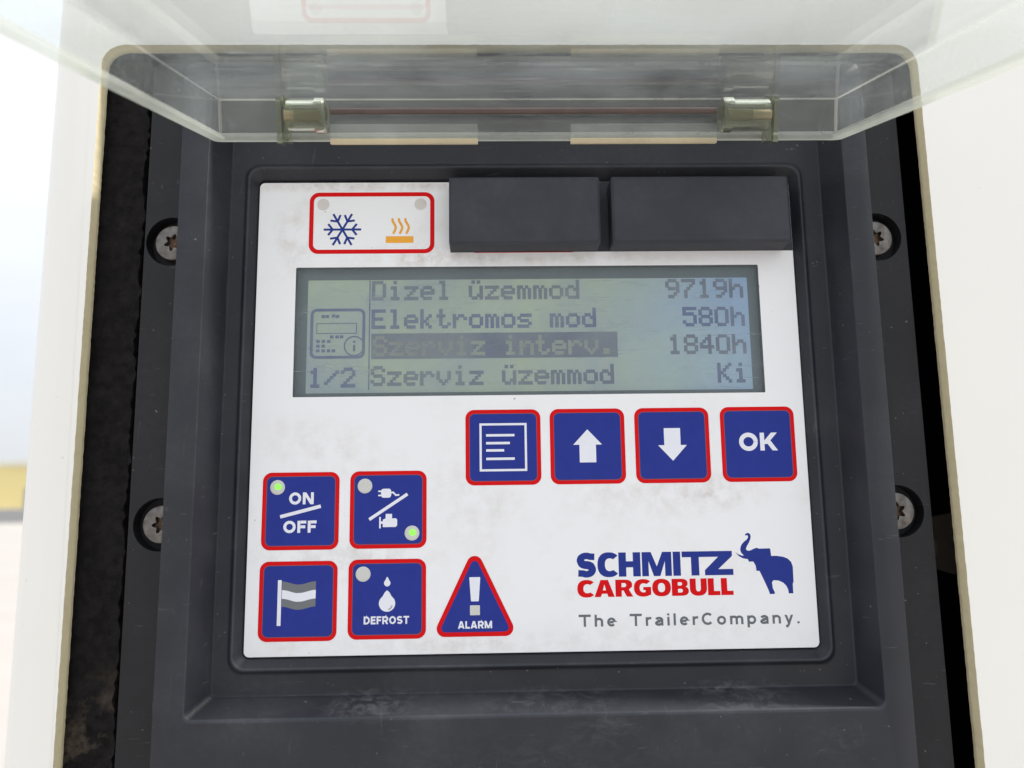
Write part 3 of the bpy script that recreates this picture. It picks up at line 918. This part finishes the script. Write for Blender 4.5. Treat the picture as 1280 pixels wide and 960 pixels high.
# triangular alarm key
def round_poly(pts, r, n=8):
    out = []
    m_ = len(pts)
    for i in range(m_):
        p, a, c_ = Vector(pts[i]), Vector(pts[i - 1]), Vector(pts[(i + 1) % m_])
        d1, d2 = (a - p).normalized(), (c_ - p).normalized()
        half = math.acos(max(-1, min(1, d1.dot(d2)))) / 2
        cen = p + (d1 + d2).normalized() * (r / math.sin(half))
        t1 = p + d1 * (r / math.tan(half)); t2 = p + d2 * (r / math.tan(half))
        a0 = math.atan2(t1.y - cen.y, t1.x - cen.x); a1 = math.atan2(t2.y - cen.y, t2.x - cen.x)
        while a1 < a0: a1 += 2 * math.pi
        for k in range(n + 1):
            aa = a0 + (a1 - a0) * k / n
            out.append((cen.x + r * math.cos(aa), cen.y + r * math.sin(aa)))
    return out
tri_o = [(-14.4, -12.9), (14.4, -12.9), (0, 16.9)]
outer = round_poly(tri_o, 2.7)
def inset_tri(k):
    c0 = Vector((0, -3.0))
    return None
e_ = 1.45
sl = math.hypot(29.8, 14.4)
ins = [(-14.4 + e_ * (14.4 + sl) / 29.8, -12.9 + e_), (14.4 - e_ * (14.4 + sl) / 29.8, -12.9 + e_), (0, 16.9 - e_ * sl / 14.4)]
inner = round_poly(ins, 1.4)
g = MB(); g.sheet(inner, 0.05)
b_al = g.build('button', BLUE, panel, loc=PL + P(-10.7, -36.7, 0))
b_al['label'] = 'blue triangular ALARM button with an exclamation mark'
g = MB(); g.sheet(outer, 0.07, [inner]); g.build('border', RED, b_al)
g = MB()
g.mi = 0
g.sheet(round_poly([(-1.85, 6.4), (-1.3, -1.5), (1.3, -1.5), (1.85, 6.4)], 0.25, 3), ID)
text(g, 'ALARM', -5.7, -10.3, 2.4, 0.22, ID, 11.4, gap=.1)
g.mi = 1; g.sheet(rrect(-1.65, 1.65, -6.0, -2.8, .2, 2), ID)
g.build('exclamation_mark_and_lettering', [WHITE, LENS], b_al)

# ------------------------------------------------------------------ maker's emblem and slogan
def heavy(ch):
    """extra bold capitals as outlines: (outer, holes), width; cap height 1"""
    H_, V_ = .33, .25                     # upright and level stroke
    def sell(cx_, cz_, rx, rz, a0, a1, n=20, p=2.35):
        out = []
        for i in range(n + 1):
            a = R(a0 + (a1 - a0) * i / n)
            c_, s_ = math.cos(a), math.sin(a)
            out.append((cx_ + rx * math.copysign(abs(c_) ** (2 / p), c_), cz_ + rz * math.copysign(abs(s_) ** (2 / p), s_)))
        return out
    if ch == 'I': return [([(0, 0), (H_, 0), (H_, 1), (0, 1)], [])], H_
    if ch == 'L': return [([(0, 0), (.66, 0), (.66, V_), (H_, V_), (H_, 1), (0, 1)], [])], .66
    if ch == 'H':
        w = .96
        return [([(0, 0), (H_, 0), (H_, .38), (w - H_, .38), (w - H_, 0), (w, 0), (w, 1), (w - H_, 1), (w - H_, .63), (H_, .63), (H_, 1), (0, 1)], [])], w
    if ch == 'M':
        w, q = 1.30, .29
        return [([(0, 0), (q, 0), (q, .62), (w / 2 - .14, 0), (w / 2 + .14, 0), (w - q, .62), (w - q, 0), (w, 0), (w, 1), (w - .40, 1), (w / 2, .40), (.40, 1), (0, 1)], [])], w
    if ch == 'C':
        return [(sell(.50, .5, .50, .515, 42, 318, 26) + sell(.54, .5, .215, .265, 308, 52, 20), [])], .86
    if ch == 'G':
        o_ = sell(.50, .5, .50, .515, 44, 300, 26) + [(.92, .10), (.92, .55), (.50, .55), (.50, .37), (.62, .37), (.62, .255)]
        return [(o_ + sell(.52, .5, .215, .265, 285, 50, 20), [])], .93
    if ch == 'O':
        return [(sell(.50, .5, .50, .515, 0, 348.75, 31), [sell(.50, .5, .19, .27, 0, 348.75, 31)])], 1.0
    if ch == 'U':
        w = .92
        return [([(0, 1)] + sell(w / 2, .44, w / 2, .455, 180, 360, 20) + [(w, 1), (w - H_, 1)] + sell(w / 2, .44, w / 2 - H_, .20, 360, 180, 14) + [(H_, 1)], [])], w
    if ch == 'A':
        w = 1.08
        return [([(0, 0), (.34, 0), (.40, .19), (w - .40, .19), (w - .34, 0), (w, 0), (.74, 1), (.34, 1)], [[(.455, .39), (w - .455, .39), (w / 2, .74)]])], w
    if ch == 'R':
        w = .94
        return [([(0, 0), (H_, 0), (H_, .36), (.43, .36), (.60, 0), (w, 0), (.72, .42), (.80, .50)] + sell(.50, .69, .40, .31, -25, 90, 12) + [(0, 1)],
                 [[(H_, .56)] + sell(.46, .68, .12, .12, -90, 90, 8) + [(H_, .80)]])], w
    if ch == 'B':
        w = .92
        return [([(0, 0)] + sell(.52, .285, .39, .285, -90, 60, 14) + [(.74, .53)] + sell(.50, .735, .36, .265, -40, 90, 14) + [(0, 1)],
                 [[(H_, .19)] + sell(.47, .30, .12, .11, -90, 90, 8) + [(H_, .41)], [(H_, .60)] + sell(.45, .70, .11, .10, -90, 90, 8) + [(H_, .80)]])], w
    if ch == 'S':
        w, t = .84, .27
        q = (1.03 - t) / 4
        top_ = ell(w / 2, 1.015 - t / 2 - q, (w - .31) / 2, q, 30, 270, 18)
        bot_ = ell(w / 2, -.015 + t / 2 + q, (w - .31) / 2, q, 90, -150, 18)
        pts = top_ + bot_[1:]
        pts = [(w - .06, 1.0 - t / 2 - .03)] + pts[2:-2] + [(.06, t / 2 + .03)]
        L_, R_ = [], []
        for k, p in enumerate(pts):
            a, c_ = Vector(pts[max(0, k - 1)]), Vector(pts[min(len(pts) - 1, k + 1)])
            d_ = (c_ - a).normalized(); nn = Vector((-d_.y, d_.x))
            hw = t / 2 + (.31 - t) / 2 * abs(d_.y) + .03 * (abs(d_.x) if abs(p[1] - .5) < .1 else 0)
            L_.append((p[0] + nn.x * hw, p[1] + nn.y * hw)); R_.append((p[0] - nn.x * hw, p[1] - nn.y * hw))
        return [(L_ + R_[::-1], [])], w
def heavy_text(mb, word, x, z, h, d, total, gap):
    pen, gl = 0.0, []
    for k, ch in enumerate(word):
        polys, w = heavy(ch)
        gl.append((polys, pen)); pen += w + (gap if k < len(word) - 1 else 0)
    kx = total / pen
    f = lambda loop, p0: [(x + (px + p0) * kx, z + pz * h) for px, pz in loop]
    for polys, p0 in gl:
        for o_, hs in polys: mb.sheet(f(o_, p0), d, [f(q, p0) for q in hs])
g = MB(); g.mi = 0
heavy_text(g, 'SCHMI', 23.8, -30.9, 8.0, PD, 35.3, .065)
# joined T and Z
x0, z0, h = 59.6, -30.9, 8.0
g.sheet([(x0, z0 + h), (x0, z0 + h - 1.9), (x0 + 3.1, z0 + h - 1.9), (x0 + 3.1, z0), (x0 + 5.8, z0), (x0 + 5.8, z0 + h - 1.9), (x0 + 12.4, z0 + h - 1.9),
         (x0 + 7.7, z0 + 1.7), (x0 + 7.7, z0), (x0 + 17.4, z0), (x0 + 17.4, z0 + 2.0), (x0 + 12.3, z0 + 2.0), (x0 + 17.2, z0 + h - 1.7), (x0 + 17.2, z0 + h)][::-1], PD)
g.mi = 1
heavy_text(g, 'CARGOBULL', 23.8, -37.5, 5.6, PD, 52.9, .05)
logo = part(g, 'logo_lettering', [LOGOBLUE, RED], 'blue over red capital lettering beside a blue elephant')
EL = [(932, 72), (940, 66), (950, 64), (959, 70), (962, 82), (958, 98), (950, 114), (938, 132), (933, 143), (937, 151), (946, 154), (956, 152), (972, 145), (990, 139), (1001, 144),
      (1058, 143), (1061, 150), (1063, 181), (1090, 181), (1125, 186), (1150, 196), (1166, 213), (1173, 237), (1172, 310), (1167, 322), (1167, 368), (1143, 368),
      (1142, 352), (1134, 332), (1118, 315), (1095, 304), (1068, 302), (1059, 312), (1062, 342), (1071, 362), (1070, 370), (1045, 370), (1039, 350), (1020, 305),
      (998, 255), (982, 254), (979, 228), (968, 208), (944, 208), (941, 196), (915, 191), (894, 180), (876, 160), (893, 171), (912, 178), (920, 177), (908, 164),
      (903, 150), (905, 136), (912, 121), (925, 108), (938, 99), (946, 90), (948, 80), (943, 75), (936, 78)]
g = MB()
g.sheet([(77.97 + (x - 876) * .0655, -17.1 - (y - 66) * .0668) for x, y in EL[::-1]], PD)
g.build('elephant_emblem', LOGOBLUE, logo)
g = MB(); text(g, 'The TrailerCompany.', 24.0, -47.1, 3.9, 0.165, PD, 74.6, gap=.22, widths={' ': .40})
part(g, 'slogan_lettering', TAGGREY)

# ------------------------------------------------------------------ clear cover, hinged open above the keypad
TH = R(16.0)
HZ, HD, HH, HT, HL = 117.4, 16.0, 15.6, 2.2, 190.0
CX0, CX1 = -97.6, 117.2
def C(x, v_, w_):       # cover coordinates: x along the hinge, v outwards, w through the sheet
    return P(x, HZ - v_ * math.sin(TH) + w_ * math.cos(TH), HD + v_ * math.cos(TH) + w_ * math.sin(TH))
def cov_loop(e, w_, r): return [C(x, v_, w_) for x, v_ in rrect(CX0 + e, CX1 - e, e, HL - e, r, 4)]
g = MB()
g.mi = 0; g.loft([cov_loop(0, 0, 2.4), cov_loop(0.5, HH - 1.5, 2.4), cov_loop(1.2, HH - .3, 2.2), cov_loop(2.2, HH, 2.0)], False, True)
bead = 4.0
b0_, b1_ = cov_loop(bead, 0, .8), cov_loop(bead - .3, 1.3, .8)
lo_, mid_, top_ = cov_loop(HT, 2.6, .8), cov_loop(HT + .5, HH - HT - .4, .8), cov_loop(HT + .9, HH - HT, .8)
for a_, c_, edge_all in ((b1_, b0_, 1), (lo_, b1_, 2), (mid_, lo_, 0), (top_, mid_, 2)):
    va = [g.bm.verts.new(p) for p in a_]; vc = [g.bm.verts.new(p) for p in c_]
    for i in range(len(va)):
        j = (i + 1) % len(va)
        g.mi = edge_all or (2 if i % 5 != 4 else 0)      # the moulded corners show as pale lines
        g.face((va[i], va[j], vc[j], vc[i]))
g.mi = 0; g.face([g.bm.verts.new(p) for p in top_][::-1])
g.mi = 1; g.loft([b0_, cov_loop(0, 0, 2.4)])
cover = part(g, 'cover', [CLEAR, EDGE, CREASE], 'clear hinged cover swung up, dusty and scratched')

def cbox(mb, x0, x1, v0, v1, w0, w1, mi=(0, 0)):
    """box in cover coordinates, mi = (sides, lower face)"""
    c8 = [[C(x, v_, w_) for x, v_ in ((x0, v0), (x1, v0), (x1, v1), (x0, v1))] for w_ in (w0, w1)]
    lo = [mb.bm.verts.new(p) for p in c8[0]]; hi = [mb.bm.verts.new(p) for p in c8[1]]
    mb.mi = mi[0]
    for i in range(4):
        j = (i + 1) % 4
        mb.face((lo[i], lo[j], hi[j], hi[i]))
    mb.face(hi)
    mb.mi = mi[1]; mb.face(lo[::-1])
for x0, x1 in ((-57.5, -8.2), (23.2, 72.6)):
    g = MB(); cbox(g, x0, x1, bead + .05, bead + 2.1, -.1, 4.6, (0, 0)); cbox(g, x0, x1, bead + .05, bead + 2.3, -1.75, -.13, (1, 1))
    g.build('hinge_lip', [CLEAR, EDGETAN], cover)
for x_out, x_in in ((-74.5, -58.0), (92.6, 73.1)):
    sgn = 1 if x_in > x_out else -1
    g = MB()
    a0, a1 = sorted((x_out, x_out + sgn * 4.2))
    for k in (0, 1):                       # two ribs carry the barrel
        r0, r1 = sorted((x_out + sgn * 2.5 * k, x_out + sgn * (2.5 * k + 1.6)))
        cbox(g, r0, r1, bead + .05, HT + 6.4, -2.0 + .5 * k, 13.0)
    cen = lambda x: C(x, HT + 6.4, 6.8)
    rr = lambda x, q: [cen(x) + Vector((0, math.cos(2 * math.pi * k / 36), math.sin(2 * math.pi * k / 36))) * q / 1000 for k in range(36)]
    prof_k = [(x_out + sgn * 4.2, 5.0), (x_in - sgn * 3.4, 5.0), (x_in - sgn * 3.2, 5.7), (x_in - sgn * .5, 5.7), (x_in, 5.2),
              (x_in, 2.9), (x_in - sgn * .2, 2.6), (x_in - sgn * 10.5, 2.4)]
    lp = [rr(*q) for q in prof_k]
    if sgn > 0: lp = lp[::-1]
    g.mi = 0; g.loft(lp)
    g.build('hinge_knuckle', GLASSY, cover, smooth=40)
    g = MB(); g.tube(cen(x_out + sgn * 3.0), cen(x_in - sgn * 2.5), 2.2, 20)
    g.build('hinge_pin', PINMAT, cover, smooth=40)
g = MB(); g.tube(C(-57.0, HT + 4.6, 8.6), C(72.0, HT + 4.6, 8.6), 1.0, 28)
g.build('hinge_rod', flat('stained_hinge_rod', (0.085, 0.055, 0.050), 0.3, 0.5, 0.4), cover, smooth=40)
